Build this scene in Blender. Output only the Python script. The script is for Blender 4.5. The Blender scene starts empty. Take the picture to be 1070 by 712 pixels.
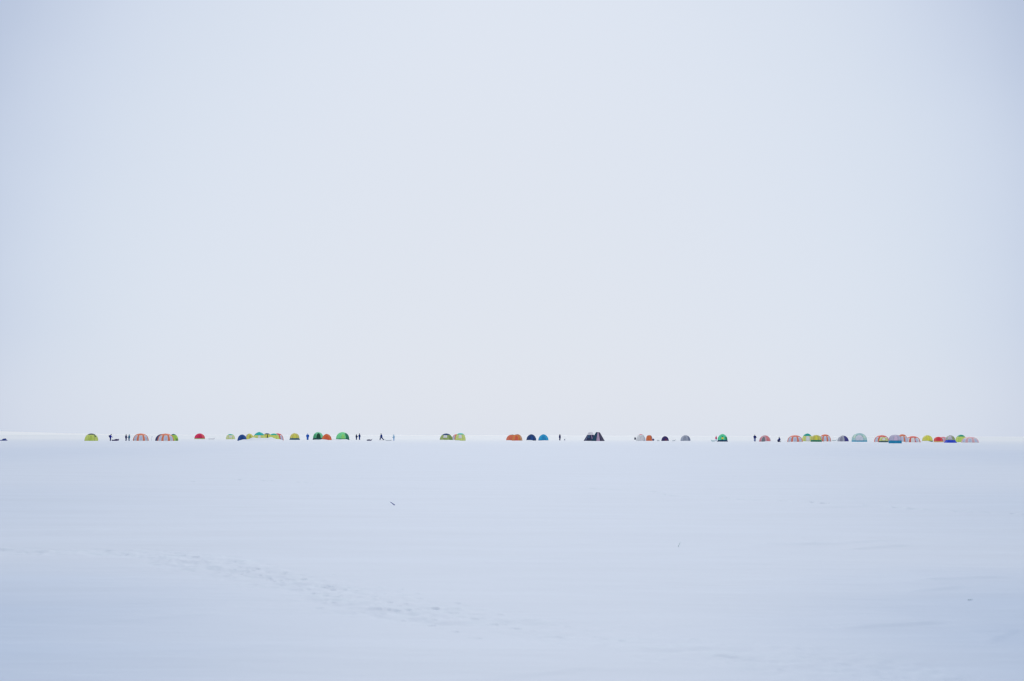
import bpy, bmesh, math, random
import numpy as np
from mathutils import Matrix, Vector

random.seed(7)
PI = math.pi
R = math.radians
S = bpy.context.scene
COL = S.collection

# ------------------------------------------------------------------ view numbers
W0, F = 1070.0, 1486.0            # photograph width, 50 mm on a 36 mm back, in its pixels
HOR = 455.0                       # eye-level line in the photograph
ROLL = 0.13
CAM_H = 1.5

def hy(x): return HOR + (x - 535) * math.tan(R(ROLL))
def dist(x, yb): return CAM_H * F / (yb - hy(x))
def wx(x, D): return (x - 535) / F * D

# ------------------------------------------------------------------ materials
def lin(c):
    c /= 255.0
    return c / 12.92 if c <= 0.04045 else ((c + 0.055) / 1.055) ** 2.4

def new_mat(name):
    m = bpy.data.materials.new(name); m.use_nodes = True
    nt = m.node_tree
    return m, nt, nt.nodes['Principled BSDF']

_fab = {}
def fabric(rgb, gain=1.0, rough=0.55):
    key = (rgb, gain)
    if key in _fab: return _fab[key]
    m, nt, b = new_mat('tent_fabric')
    base = [min(0.86, (lin(c) * 0.98 + 0.006) / 0.66 * gain) for c in rgb]
    base = [b_ * 0.97 + 0.03 * sum(base) / 3 for b_ in base]       # greyed a little, distance haze put into the colour
    tc = nt.nodes.new('ShaderNodeTexCoord')
    n = nt.nodes.new('ShaderNodeTexNoise'); n.inputs['Scale'].default_value = 2.3; n.inputs['Detail'].default_value = 4
    nt.links.new(tc.outputs['Object'], n.inputs['Vector'])
    rp = nt.nodes.new('ShaderNodeValToRGB')
    rp.color_ramp.elements[0].position = 0.3; rp.color_ramp.elements[1].position = 0.7
    rp.color_ramp.elements[0].color = [c * 0.86 for c in base] + [1]
    rp.color_ramp.elements[1].color = [min(0.88, c * 1.1) for c in base] + [1]
    nt.links.new(n.outputs['Fac'], rp.inputs['Fac'])
    nt.links.new(rp.outputs['Color'], b.inputs['Base Color'])
    b.inputs['Roughness'].default_value = rough
    b.inputs['Specular IOR Level'].default_value = 0.25
    bp = nt.nodes.new('ShaderNodeBump'); bp.inputs['Strength'].default_value = 0.35; bp.inputs['Distance'].default_value = 0.08
    nt.links.new(n.outputs['Fac'], bp.inputs['Height']); nt.links.new(bp.outputs['Normal'], b.inputs['Normal'])
    _fab[key] = m
    return m

_pl = {}
def plain(name, rgb, rough=0.6):
    key = (name, rgb)
    if key in _pl: return _pl[key]
    m, nt, b = new_mat(name)
    base = [min(0.86, (lin(c) + 0.002) / 0.56) for c in rgb]
    n = nt.nodes.new('ShaderNodeTexNoise'); n.inputs['Scale'].default_value = 9
    rp = nt.nodes.new('ShaderNodeValToRGB')
    rp.color_ramp.elements[0].color = [c * 0.8 for c in base] + [1]
    rp.color_ramp.elements[1].color = [min(.9, c * 1.15) for c in base] + [1]
    nt.links.new(n.outputs['Fac'], rp.inputs['Fac']); nt.links.new(rp.outputs['Color'], b.inputs['Base Color'])
    b.inputs['Roughness'].default_value = rough
    b.inputs['Specular IOR Level'].default_value = 0.25
    _pl[key] = m
    return m

# ------------------------------------------------------------------ object helpers
def tag(o, label=None, cat=None, group=None, kind=None):
    if label: o['label'] = label
    if cat: o['category'] = cat
    if group: o['group'] = group
    if kind: o['kind'] = kind

def thing(name, label, cat, loc, rz=0.0, group=None):
    o = bpy.data.objects.new(name, None); COL.objects.link(o)
    o.empty_display_size = 0.3
    o.location = loc; o.rotation_euler = (0, 0, rz)
    tag(o, label, cat, group)
    return o

def mesh_obj(name, verts, faces, m, parent=None, smooth=True, loc=None):
    me = bpy.data.meshes.new(name)
    me.from_pydata([tuple(v) for v in verts], [], faces)
    me.update()
    if smooth: me.polygons.foreach_set('use_smooth', [True] * len(me.polygons))
    me.materials.append(m)
    o = bpy.data.objects.new(name, me); COL.objects.link(o)
    if parent is not None: o.parent = parent
    if loc is not None: o.location = loc
    return o

def tube(pts, rad, n=6):
    """a round bar through pts; rad a number or one per point -> (verts, faces)"""
    V, Fc = [], []
    pts = [Vector(p) for p in pts]
    for i, p in enumerate(pts):
        a = pts[max(i - 1, 0)]; b = pts[min(i + 1, len(pts) - 1)]
        d = (b - a).normalized()
        u = d.cross(Vector((0, 0, 1)))
        if u.length < 1e-3: u = d.cross(Vector((0, 1, 0)))
        u.normalize(); w = u.cross(d)
        r = rad[i] if isinstance(rad, (list, tuple)) else rad
        for k in range(n):
            t = 2 * PI * k / n
            V.append(p + (u * math.cos(t) + w * math.sin(t)) * r)
    for i in range(len(pts) - 1):
        for k in range(n):
            Fc.append((i * n + k, i * n + (k + 1) % n, (i + 1) * n + (k + 1) % n, (i + 1) * n + k))
    Fc.append(tuple(range(n - 1, -1, -1))); Fc.append(tuple(range((len(pts) - 1) * n, len(pts) * n)))
    return V, Fc

def join(*vf):
    V, Fc = [], []
    for v, f in vf:
        o = len(V); V += list(v); Fc += [tuple(i + o for i in q) for q in f]
    return V, Fc

# ------------------------------------------------------------------ smooth noise in numpy
def _hash(ix, iy, s):
    h = (ix.astype(np.int64) * 374761393 + iy.astype(np.int64) * 668265263 + s * 1442695041) & 0x7fffffff
    h = ((h ^ (h >> 13)) * 1274126177) & 0x7fffffff
    h = h ^ (h >> 16)
    return (h & 0xffff) / 65535.0
def vnoise(x, y, s=0):
    ix = np.floor(x); iy = np.floor(y); fx = x - ix; fy = y - iy
    fx = fx * fx * (3 - 2 * fx); fy = fy * fy * (3 - 2 * fy)
    a = _hash(ix, iy, s); b = _hash(ix + 1, iy, s); c = _hash(ix, iy + 1, s); d = _hash(ix + 1, iy + 1, s)
    return (a * (1 - fx) + b * fx) * (1 - fy) + (c * (1 - fx) + d * fx) * fy - 0.5

# ------------------------------------------------------------------ the snow field (height function)
BANKS = []    # (x, y, half_x, sig_y, height): low banks of shovelled or drifted snow
def bank_px(x0, x1, D, sy, h): BANKS.append(((wx(x0, D) + wx(x1, D)) / 2, D, (wx(x1, D) - wx(x0, D)) / 2, sy, h))
bank_px(262, 287, 343, 3.0, 0.68)
bank_px(252, 268, 344, 2.6, 0.40)
bank_px(283, 296, 345, 2.6, 0.40)
bank_px(328, 341, 415, 2.0, 0.16)
bank_px(356, 364, 415, 2.0, 0.22)
bank_px(465, 475, 402, 2.0, 0.14)
bank_px(744, 748, 398, 1.6, 0.30)
bank_px(962, 971, 350, 1.6, 0.40)

DRIFTS = []   # snow shovelled against the feet of the tents, filled in as they are pitched
_dr = random.Random(21)

def base_h(x, y):
    r = np.sqrt(x * x + y * y)
    far = np.clip((r - 25) / 60, 0, 1)
    # wind-laid ripples close by, long across the view
    h = 0.030 * vnoise(x * 0.35, y * 0.8, 1) + 0.010 * vnoise(x * 1.1 + 3, y * 3.1, 2)
    h += 0.035 * vnoise(x * 0.055, y * 0.13, 3) + 0.006 * vnoise(x * 3.0, y * 9.0, 4) * np.clip(1 - r / 60, 0, 1)
    h = h * np.clip(r / 6.0, 0.0, 1.0) * (1 - 0.55 * far)
    h = h + far * (0.10 * vnoise(x * 0.03, y * 0.02, 5) + 0.06 * vnoise(x * 0.16, y * 0.05, 6))
    for bx, by, hx, sy, hh in BANKS:
        ex = np.clip((np.abs(x - bx) - hx * 0.55) / (hx * 0.75), 0, 1)
        h = h + hh * (1 - ex * ex * (3 - 2 * ex)) * np.exp(-((y - by) / sy) ** 2) * (1 + 0.35 * vnoise(x * 0.5, y * 0.5, 9))
    return h

def gz(x, y): return float(base_h(np.array([float(x)]), np.array([float(y)]))[0])

def g_at(px, py):
    D = dist(px, py)
    return wx(px, D), D

# footprints of the people who walked out, as dents with pushed-up rims
DENTS = []
def trail(pix, step, lanes, depth, size, seed, wander=0.10, skip=0.0):
    rnd = random.Random(seed)
    P = [Vector(g_at(*p)) for p in pix]
    for lane in range(lanes):
        off0 = (lane - (lanes - 1) / 2) * 0.34
        side = 1; carry = rnd.random() * step
        for a, b in zip(P[:-1], P[1:]):
            d = b - a; L = d.length; d.normalize(); nrm = Vector((-d.y, d.x))
            s = carry
            while s < L:
                p = a + d * s + nrm * (off0 + side * 0.11 + rnd.gauss(0, wander))
                if rnd.random() > skip:
                    DENTS.append((p.x, p.y, math.atan2(d.y, d.x) + rnd.gauss(0, 0.35), depth * rnd.uniform(0.5, 1.25), size * rnd.uniform(0.85, 1.2)))
                side = -side; s += step * rnd.uniform(0.75, 1.3)
            carry = s - L
MAIN = [(-160, 570), (0, 572), (60, 574.5), (135, 575), (205, 583), (255, 593), (305, 605), (352, 612), (400, 632), (470, 640), (540, 652), (610, 660), (640, 664), (700, 675), (760, 682), (850, 692), (960, 712)]
trail(MAIN[:11], 0.24, 2, -0.009, 0.26, 2, 0.10, 0.1)
trail(MAIN[10:], 0.24, 2, -0.006, 0.26, 12, 0.10, 0.1)
trail(MAIN[:11], 0.10, 2, 0.010, 0.040, 3, 0.13, 0.5)
trail(MAIN[5:10], 0.07, 2, 0.013, 0.042, 4, 0.16, 0.5)
trail(MAIN[5:10], 0.42, 1, 0.020, 0.055, 14, 0.22, 0.3)
trail(MAIN[1:5], 0.55, 1, 0.026, 0.060, 15, 0.10, 0.3)
trail(MAIN[10:], 0.12, 2, 0.006, 0.045, 5, 0.16, 0.5)
trail([(590, 509), (673, 513), (700, 517.5), (760, 520), (820, 522.5), (880, 527), (1000, 533), (1150, 542)], 0.5, 1, 0.06, 0.14, 6, 0.14, 0.3)
trail([(180, 504), (232, 502), (262, 500.5), (290, 503), (340, 505)], 0.6, 1, 0.06, 0.14, 8, 0.14, 0.4)
# crusts of a wind slab: short ledges lying across the view
LEDGES = [(55, 108, 555.5, .018), (780, 870, 567, .02), (805, 960, 566, .016), (925, 1010, 610, .014), (935, 1065, 601, .018), (870, 960, 571, .02),
          (1000, 1075, 660, .010), (820, 920, 529, .03), (60, 260, 473, .06), (700, 960, 476, .05), (560, 640, 566, .012), (860, 1000, 651, .02), (100, 260, 640, .010), (420, 640, 700, .010)]

def build_ground():
    # one polar sheet from under the camera to past the horizon, finer where it is seen
    fine = np.arange(-24.0, 24.0001, 0.055)
    th = np.concatenate([np.arange(24.5, 336.0, 1.5), ])
    ang = np.concatenate([fine, th])                 # degrees clockwise from +Y
    rr = [1.0]
    while rr[-1] < 9500:
        r = rr[-1]
        k = 1.06 if r < 7.5 else 1.0022 if r < 21 else 1.0055 if r < 60 else 1.010 if r < 300 else 1.0035 if r < 460 else 1.03 if r < 1500 else 1.12
        rr.append(r * k)
    rr = np.array(rr)
    A, Q = np.meshgrid(np.radians(ang), rr)
    X = np.sin(A) * Q; Y = np.cos(A) * Q
    H = base_h(X, Y)
    for bx, by, hx, sy, hh in DRIFTS:
        i0 = np.searchsorted(rr, by - 7); i1 = np.searchsorted(rr, by + 7)
        xx = X[i0:i1]; yy = Y[i0:i1]
        ex = np.clip((np.abs(xx - bx) - hx * 0.5) / (hx * 0.8), 0, 1)
        H[i0:i1] += hh * (1 - ex * ex * (3 - 2 * ex)) * np.exp(-((yy - by) / sy) ** 2) * (1 + 0.7 * vnoise(xx * 0.9, yy * 0.9, 71))
    dis = np.zeros_like(H)
    for (x, y, a, dep, sz) in DENTS:
        r0 = math.hypot(x, y); rad = sz * 3.2
        i0 = np.searchsorted(rr, r0 - rad); i1 = np.searchsorted(rr, r0 + rad)
        aa = math.degrees(math.atan2(x, y)); da = math.degrees(rad / r0)
        if aa - da < -24 or aa + da > 24: continue
        j0 = np.searchsorted(fine, aa - da); j1 = np.searchsorted(fine, aa + da)
        xx = X[i0:i1, j0:j1] - x; yy = Y[i0:i1, j0:j1] - y
        u = (xx * math.cos(a) + yy * math.sin(a)) / (sz * 1.05); v = (-xx * math.sin(a) + yy * math.cos(a)) / (sz * 0.55)
        d2 = u * u + v * v
        H[i0:i1, j0:j1] += -dep * np.exp(-d2 ** 2 * 0.9) + dep * 0.42 * np.exp(-(np.sqrt(d2) - 1.45) ** 2 * 6) * (0.6 + 1.3 * vnoise(xx * 9 + x, yy * 9, 21))
        dis[i0:i1, j0:j1] = np.maximum(dis[i0:i1, j0:j1], min(1.0, abs(dep) / 0.010) * np.exp(-d2 * 0.35))
    # crumbled snow along the trail
    H[:, :len(fine)] += dis[:, :len(fine)] * (0.016 * vnoise(X[:, :len(fine)] * 7, Y[:, :len(fine)] * 7, 31) + 0.014 * vnoise(X[:, :len(fine)] * 17, Y[:, :len(fine)] * 12, 32))
    for (xa, xb, py, hgt) in LEDGES:
        D = dist((xa + xb) / 2, py); x0, x1 = wx(xa, D), wx(xb, D)
        i0 = np.searchsorted(rr, D - 6); i1 = np.searchsorted(rr, D + 16)
        xx = X[i0:i1]; yy = Y[i0:i1]
        t = (xx - x0) / (x1 - x0); m = np.clip(t * 4, 0, 1) * np.clip((1 - t) * 4, 0, 1)
        c = D + 0.5 * vnoise(xx * 0.9, xx * 0 + D, 41) + (t - .5) * 0.6
        s = yy - c
        H[i0:i1] += m * hgt * np.where(s > 0, np.exp(-np.clip(s, 0, 99) / 1.2), np.exp(-(s / (0.05 + 0.004 * D)) ** 2))
    # bluish corner darkening painted into the snow colour, imitating lens falloff
    ice = np.zeros_like(H)  # mask of the painted corner darkening
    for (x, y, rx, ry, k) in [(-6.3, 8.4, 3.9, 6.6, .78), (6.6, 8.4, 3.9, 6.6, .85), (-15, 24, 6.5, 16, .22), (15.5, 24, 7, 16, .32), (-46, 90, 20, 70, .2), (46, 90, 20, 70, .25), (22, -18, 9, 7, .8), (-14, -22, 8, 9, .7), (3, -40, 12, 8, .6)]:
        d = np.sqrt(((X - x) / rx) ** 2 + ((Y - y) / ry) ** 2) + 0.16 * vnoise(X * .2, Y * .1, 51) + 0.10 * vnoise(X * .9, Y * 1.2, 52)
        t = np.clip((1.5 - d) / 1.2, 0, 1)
        ice = np.maximum(ice, k * t * t * (3 - 2 * t))  # adds each patch to the painted corner falloff mask
    n_r, n_a = X.shape
    V = np.stack([X, Y, H], -1).reshape(-1, 3)
    V = np.concatenate([V, [[0, 0, 0]]])
    i = np.arange(n_r - 1)[:, None]; j = np.arange(n_a)[None, :]; j2 = (j + 1) % n_a
    q = np.stack(np.broadcast_arrays(i * n_a + j2, i * n_a + j, (i + 1) * n_a + j, (i + 1) * n_a + j2), -1).reshape(-1, 4)
    jj = np.arange(n_a); cen = len(V) - 1
    tri = np.stack([np.full(n_a, cen), jj, (jj + 1) % n_a], -1)
    me = bpy.data.meshes.new('snow_field')
    nv, nq, nt_ = len(V), len(q), len(tri)
    me.vertices.add(nv); me.vertices.foreach_set('co', V.astype(np.float32).ravel())
    me.loops.add(nq * 4 + nt_ * 3); me.loops.foreach_set('vertex_index', np.concatenate([q.ravel(), tri.ravel()]).astype(np.int32))
    me.polygons.add(nq + nt_)
    me.polygons.foreach_set('loop_start', np.concatenate([np.arange(nq) * 4, nq * 4 + np.arange(nt_) * 3]).astype(np.int32))
    me.update(calc_edges=True); me.validate()
    me.polygons.foreach_set('use_smooth', np.ones(len(me.polygons), dtype=bool))
    at = me.attributes.new('ice', 'FLOAT', 'POINT'); at.data.foreach_set('value', np.concatenate([ice.ravel(), [0]]).astype(np.float32))  # stores the painted falloff mask
    at = me.attributes.new('trod', 'FLOAT', 'POINT'); at.data.foreach_set('value', np.concatenate([dis.ravel(), [0]]).astype(np.float32))
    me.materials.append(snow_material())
    o = bpy.data.objects.new('snow_field', me); COL.objects.link(o); tag(o, kind='structure')
    return o

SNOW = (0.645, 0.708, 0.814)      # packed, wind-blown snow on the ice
FAR_HAZE = (0.795, 0.825, 0.855)       # snow far out, distance haze put into its colour
VIGNETTE_BLUE = (0.44, 0.55, 0.73)  # darker blue tone for the painted corner falloff

def snow_material(hill=False):
    m, nt, b = new_mat('snow')
    N, L = nt.nodes, nt.links
    geo = N.new('ShaderNodeNewGeometry')
    sep = N.new('ShaderNodeSeparateXYZ'); L.new(geo.outputs['Position'], sep.inputs[0])
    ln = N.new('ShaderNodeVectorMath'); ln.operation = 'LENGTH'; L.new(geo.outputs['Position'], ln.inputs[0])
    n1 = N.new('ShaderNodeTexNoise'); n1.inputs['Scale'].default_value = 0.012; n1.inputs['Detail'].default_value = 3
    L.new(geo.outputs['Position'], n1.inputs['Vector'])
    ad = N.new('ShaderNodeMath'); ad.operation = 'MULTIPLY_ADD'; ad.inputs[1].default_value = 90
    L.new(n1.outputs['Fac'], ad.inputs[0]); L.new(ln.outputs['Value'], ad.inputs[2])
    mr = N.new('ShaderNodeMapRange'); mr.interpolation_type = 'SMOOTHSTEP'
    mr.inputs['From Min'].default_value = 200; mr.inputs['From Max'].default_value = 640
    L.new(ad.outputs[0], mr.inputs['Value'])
    # streaky wind patterning
    mp = N.new('ShaderNodeMapping'); mp.inputs['Scale'].default_value = (0.16, 0.9, 1.0); L.new(geo.outputs['Position'], mp.inputs['Vector'])
    n2 = N.new('ShaderNodeTexNoise'); n2.inputs['Scale'].default_value = 1.0; n2.inputs['Detail'].default_value = 6; n2.inputs['Roughness'].default_value = 0.6
    L.new(mp.outputs[0], n2.inputs['Vector'])
    mr2 = N.new('ShaderNodeMapRange'); mr2.inputs['From Min'].default_value = 0.3; mr2.inputs['From Max'].default_value = 0.7
    mr2.inputs['To Min'].default_value = 0.975; mr2.inputs['To Max'].default_value = 1.02
    L.new(n2.outputs['Fac'], mr2.inputs['Value'])
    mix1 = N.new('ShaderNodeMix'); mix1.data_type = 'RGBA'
    mix1.inputs[6].default_value = (*SNOW, 1); mix1.inputs[7].default_value = (*VIGNETTE_BLUE, 1)
    if hill:
        mix1.inputs[0].default_value = 0
    else:
        at = N.new('ShaderNodeAttribute'); at.attribute_name = 'ice'  # reads the mask of the painted corner falloff
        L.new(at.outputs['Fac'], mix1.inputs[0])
    mix3 = N.new('ShaderNodeMix'); mix3.data_type = 'RGBA'; mix3.inputs[7].default_value = (0.60, 0.72, 0.80, 1)
    L.new(mix1.outputs[2], mix3.inputs[6])
    if hill: mix3.inputs[0].default_value = 0
    else:
        at2 = N.new('ShaderNodeAttribute'); at2.attribute_name = 'trod'
        n3 = N.new('ShaderNodeTexNoise'); n3.inputs['Scale'].default_value = 3.0; n3.inputs['Detail'].default_value = 4
        L.new(geo.outputs['Position'], n3.inputs['Vector'])
        mr3 = N.new('ShaderNodeMapRange'); mr3.inputs['From Min'].default_value = 0.45; mr3.inputs['From Max'].default_value = 0.7; mr3.inputs['To Max'].default_value = 0.26
        L.new(n3.outputs['Fac'], mr3.inputs['Value'])
        mm = N.new('ShaderNodeMath'); mm.operation = 'MULTIPLY'; L.new(at2.outputs['Fac'], mm.inputs[0]); L.new(mr3.outputs[0], mm.inputs[1])
        L.new(mm.outputs[0], mix3.inputs[0])
    mix2 = N.new('ShaderNodeMix'); mix2.data_type = 'RGBA'; mix2.inputs[7].default_value = (0.87, 0.885, 0.895, 1) if hill else (*FAR_HAZE, 1)
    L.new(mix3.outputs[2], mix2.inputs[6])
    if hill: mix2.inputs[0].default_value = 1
    else: L.new(mr.outputs[0], mix2.inputs[0])  # painted haze: snow colour lightens with distance
    mul = N.new('ShaderNodeMix'); mul.data_type = 'RGBA'; mul.blend_type = 'MULTIPLY'; mul.inputs[0].default_value = 1
    L.new(mix2.outputs[2], mul.inputs[6]); L.new(mr2.outputs[0], mul.inputs[7])
    L.new(mul.outputs[2], b.inputs['Base Color'])
    b.inputs['Roughness'].default_value = 0.62
    b.inputs['Specular IOR Level'].default_value = 0.18
    nb = N.new('ShaderNodeTexNoise'); nb.inputs['Scale'].default_value = 6; nb.inputs['Detail'].default_value = 5
    L.new(mp.outputs[0], nb.inputs['Vector'])
    bp = N.new('ShaderNodeBump'); bp.inputs['Strength'].default_value = 0.22; bp.inputs['Distance'].default_value = 0.02
    L.new(nb.outputs['Fac'], bp.inputs['Height']); L.new(bp.outputs['Normal'], b.inputs['Normal'])
    return m

def build_hills():
    # long, low, snow-covered rise across the lake, highest off to the left
    nx, ny = 160, 16
    V, Fc = [], []
    xs = np.linspace(-3400, 3400, nx)
    for j in range(ny):
        t = j / (ny - 1)
        for x in xs:
            u = (x + 1290) / 330.0
            top = 12.0 / (1 + math.exp(min(40, u * 3.2))) + 1.2 * math.exp(-((x + 500) / 900.0) ** 2) + 0.8 * math.exp(-((x - 900) / 900.0) ** 2)
            top *= 0.93 + 0.14 * float(vnoise(np.array([x * .004]), np.array([3.3]), 61)[0] + .5)
            V.append((x, 3000 + 900 * t, -0.4 + (top + 0.6) * (t * t * (3 - 2 * t))))
    for j in range(ny - 1):
        for i in range(nx - 1):
            a = j * nx + i
            Fc.append((a, a + 1, a + nx + 1, a + nx))
    o = mesh_obj('hills', V, Fc, snow_material(True)); tag(o, kind='structure')
build_hills()

# ------------------------------------------------------------------ dome tents
class Dome:
    """a pole tent: n-sided plan, curved poles, fabric pulled in between the poles"""
    def __init__(s, width, height, n, rot, kind='dome', z0=0.0, sag=0.75, e=(0.9, 0.95), depth=None):
        s.n, s.rot, s.kind, s.z0, s.sag, s.e = n, rot, kind, z0, sag, (e[0] * 1.10, e[1] * 1.02)
        s.h = height - z0; s.R = 1.0; s.sy = 1.0
        mx = max(abs(s.at(PI * k / 90, tt)[0]) for k in range(180) for tt in (0, .1, .2))
        s.R = width / 2 / mx
        if depth: s.sy = depth / width
    def prof(s, t):
        if s.kind == 'hub':
            if t < 0.9: return 1 - 0.74 * (t / 0.9) , t / 0.9 * 0.985
            return 0.26 * (1 - (t - 0.9) / 0.1), 0.985 + 0.015 * (t - 0.9) / 0.1
        a = t * PI / 2
        c, si = max(math.cos(a), 0) ** s.e[0], math.sin(a) ** s.e[1]
        return c, si
    def at(s, phi, t, off=0.0):
        r, z = s.prof(t)
        w = 2 * PI / s.n
        d = (phi - s.rot) % w
        k = math.cos(PI / s.n) / math.cos(d - PI / s.n)
        k = 1 + (k - 1) * s.sag
        if s.n > 4: k *= 1 - 0.02 * math.sin(PI * d / w) * (1 - t)
        rad = s.R * r * k + off * (0.35 + 0.65 * r)
        return (rad * math.cos(phi), rad * math.sin(phi) * s.sy, s.z0 + z * s.h + off * (1 - r))
    def patch(s, p0, p1, t0, t1, off=0.0, nu=None, nv=10, arch=False):
        """part of the surface between angles p0..p1 and levels t0..t1"""
        nu = nu or max(3, int((p1 - p0) / (2 * PI) * 48))
        V, Fc = [], []
        full = abs(p1 - p0 - 2 * PI) < 1e-4
        for j in range(nv + 1):
            v = j / nv; t = t0 + (t1 - t0) * v
            sq = math.sqrt(max(0.0, 1 - v ** 3)) if arch else 1.0
            for i in range(nu + (0 if full else 1)):
                u = i / nu
                phi = p0 + (p1 - p0) * u
                if arch: phi = (p0 + p1) / 2 + (phi - (p0 + p1) / 2) * max(sq, 0.02)
                V.append(s.at(phi, t, off))
        m = nu if full else nu + 1
        for j in range(nv):
            for i in range(nu):
                Fc.append((j * m + i, j * m + (i + 1) % m, (j + 1) * m + (i + 1) % m, (j + 1) * m + i))
        return V, Fc
    def pole(s, k, t0, t1, rad=0.016):
        phi = s.rot + 2 * PI * k / s.n
        return tube([s.at(phi, t0 + (t1 - t0) * i / 8, 0.012) for i in range(9)], rad, 5)
    def skirt(s, hgt, flare, off=0.012):
        V, Fc = [], []
        nu = 48
        for j in range(4):
            v = j / 3
            for i in range(nu):
                phi = 2 * PI * i / nu
                x, y, z = s.at(phi, 0, off)
                r = math.hypot(x, y); k = (r + flare * (1 - v) ** 1.5) / r
                V.append((x * k, y * k, -0.05 + (hgt + 0.05) * v))
        for j in range(3):
            for i in range(nu):
                Fc.append((j * nu + i, j * nu + (i + 1) % nu, (j + 1) * nu + (i + 1) % nu, (j + 1) * nu + i))
        return V, Fc

FRONT = -PI / 2
def deg(a): return a * PI / 180

def tent(px, label, group, body, D=None, yb=None, n=6, rot=None, kind='dome', cap=None, skirt=None, flare=0.0, stripes=None,
         stripe_w=8, crown=0.55, windows=(), doors=(), sides=(), e=(0.9, 0.95), sag=0.75, name='dome_tent', cat='tent', poles=True, sink=0.03):
    """px = (x0, x1, ytop) in the photograph; D the distance in metres (or yb, the level of its foot)"""
    x0, x1, yt = px
    xc = (x0 + x1) / 2
    if D is None: D = dist(xc, yb)
    X = wx(xc, D); z = gz(X, D) - sink
    w = (x1 - x0) / F * D; ht = CAM_H + (hy(xc) - yt) * D / F - z
    t = thing(name, label, cat, (X, D, z), math.atan2(-X, D), group)
    if rot is None: rot = FRONT + PI / n
    if not name.startswith('ice') and w > 2.0: DRIFTS.append((X + _dr.uniform(-.3, .3) * w, D - w * 0.5 - 0.5, w * _dr.uniform(.25, .55), 0.8, _dr.choice((0.05, 0.10, 0.16, 0.22))))
    sk_h = skirt[1] if skirt else 0.0
    dm = Dome(w - 2 * flare, ht, n, rot, kind, sk_h, sag, e)
    top = cap[1] if cap else (crown if stripes else 1.0)
    mb = fabric(body)
    mesh_obj('canopy' if not (cap or stripes) else 'wall', *dm.patch(0, 2 * PI, 0, 1.0 if not (cap or stripes) else top, nv=12), mb, t)
    if cap:
        mesh_obj('roof_cap', *dm.patch(0, 2 * PI, cap[1] - 0.02, 1.0, 0.02, nv=8), fabric(cap[0]), t)
    if stripes:
        ms = fabric(stripes)
        mesh_obj('roof_cap', *dm.patch(0, 2 * PI, crown - 0.02, 1.0, 0.02, nv=8), ms, t)
        for k in range(n):
            p = rot + 2 * PI * k / n
            mesh_obj('rib_panel', *dm.patch(p - deg(stripe_w), p + deg(stripe_w), 0, crown, 0.022, nu=4, nv=8), ms, t)
    elif poles:
        mp = plain('pole_sleeve', tuple(int(c * 0.8) for c in body))
        for k in range(n):
            mesh_obj('pole_sleeve', *dm.pole(k, 0.0, top * 0.97), mp, t)
    if skirt:
        mesh_obj('skirt', *dm.skirt(sk_h, flare), fabric(skirt[0]), t)
    for c, pa, pw, ta, tb in windows:
        w_ = mesh_obj('window', *dm.patch(FRONT + deg(pa - pw), FRONT + deg(pa + pw), ta, tb, 0.045, nu=8), fabric(c), t)
    for c, pa, pw, tb in doors:
        mesh_obj('door', *dm.patch(FRONT + deg(pa - pw), FRONT + deg(pa + pw), 0.0, tb, 0.04, nu=10, arch=True), fabric(c), t)
    for c, a0, a1, ta, tb in sides:
        mesh_obj('side_panel', *dm.patch(FRONT + deg(a0), FRONT + deg(a1), ta, tb, 0.035), fabric(c), t)
    # a small knob where the poles meet
    mesh_obj('hub', *tube([dm.at(0, 1.0, -0.02), (0, 0, sk_h + dm.h + 0.05)], [0.05, 0.035], 8), plain('hub', (40, 44, 52)), t)
    return t

# tent colours, as sampled from the photograph
ORANGE = (250, 106, 76); LILAC = (205, 208, 232); WINDOW = (168, 174, 210)
LIME = (176, 188, 92); OLIVE = (140, 158, 88); YELLOW = (198, 190, 70); PALE_LIME = (188, 206, 138)
TEAL = (0, 145, 140); NAVY = (8, 36, 86); DTEAL = (12, 66, 78)
G_STR = 'orange and white striped dome tents on the frozen lake'
G_LIM = 'lime dome tents with a contrasting roof cap'
G_SKR = 'dome tents with a broad snow skirt'
G_PLN = 'small plain dome tents on the frozen lake'
G_HUB = 'dark steep sided shelters with flat tops'
R8 = FRONT + PI / 8

def striped(px, label, n=8, rot=R8, win=(-45, 0, 45), body=LILAC, stripes=ORANGE, **k):
    k.setdefault('e', (0.78, 0.9))
    return tent(px, label, G_STR, body, n=n, rot=rot, stripes=stripes, windows=[(WINDOW, a, 10, 0.06, 0.44) for a in win], **k)

tent((90.0, 103.6, 453.2), 'lime dome tent with dark navy cap, alone at the camp\'s left end', G_LIM, LIME, yb=460.7, n=6, cap=((16, 50, 80), 0.66), sides=[((52, 84, 62), 38, 62, 0.35, 0.70)], doors=[((160, 178, 74), -4, 16, 0.5)], e=(0.8, 0.95))
striped((140.5, 156.2, 453.2), 'orange and white striped dome tent standing just right of two people talking', yb=460.6)
tent((163.6, 176.5, 453.9), 'dark navy dome tent almost hidden behind an orange and white striped tent', G_PLN, (30, 44, 92), D=345, doors=[((18, 30, 70), 0, 16, .5)])
striped((166.0, 182.6, 453.3), 'orange and white striped dome tent with a dark tent peeking out behind', yb=460.5, D=336)
tent((177.5, 187.2, 453.7), 'lime dome tent with dark teal cap tucked behind the right side of a striped tent', G_LIM, (150, 186, 70), D=343, cap=((18, 90, 90), 0.66), sides=[((88, 126, 60), 30, 75, 0, 0.22)])
tent((204.0, 215.4, 453.1), 'crimson dome tent standing alone with a narrow olive skirt', G_SKR, (214, 22, 76), yb=459.2, n=6, skirt=((150, 160, 110), 0.32), flare=0.12, doors=[((180, 18, 70), 5, 17, 0.6)], sides=[((226, 66, 74), 25, 85, 0, .55)], e=(0.95, 0.98))
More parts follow.
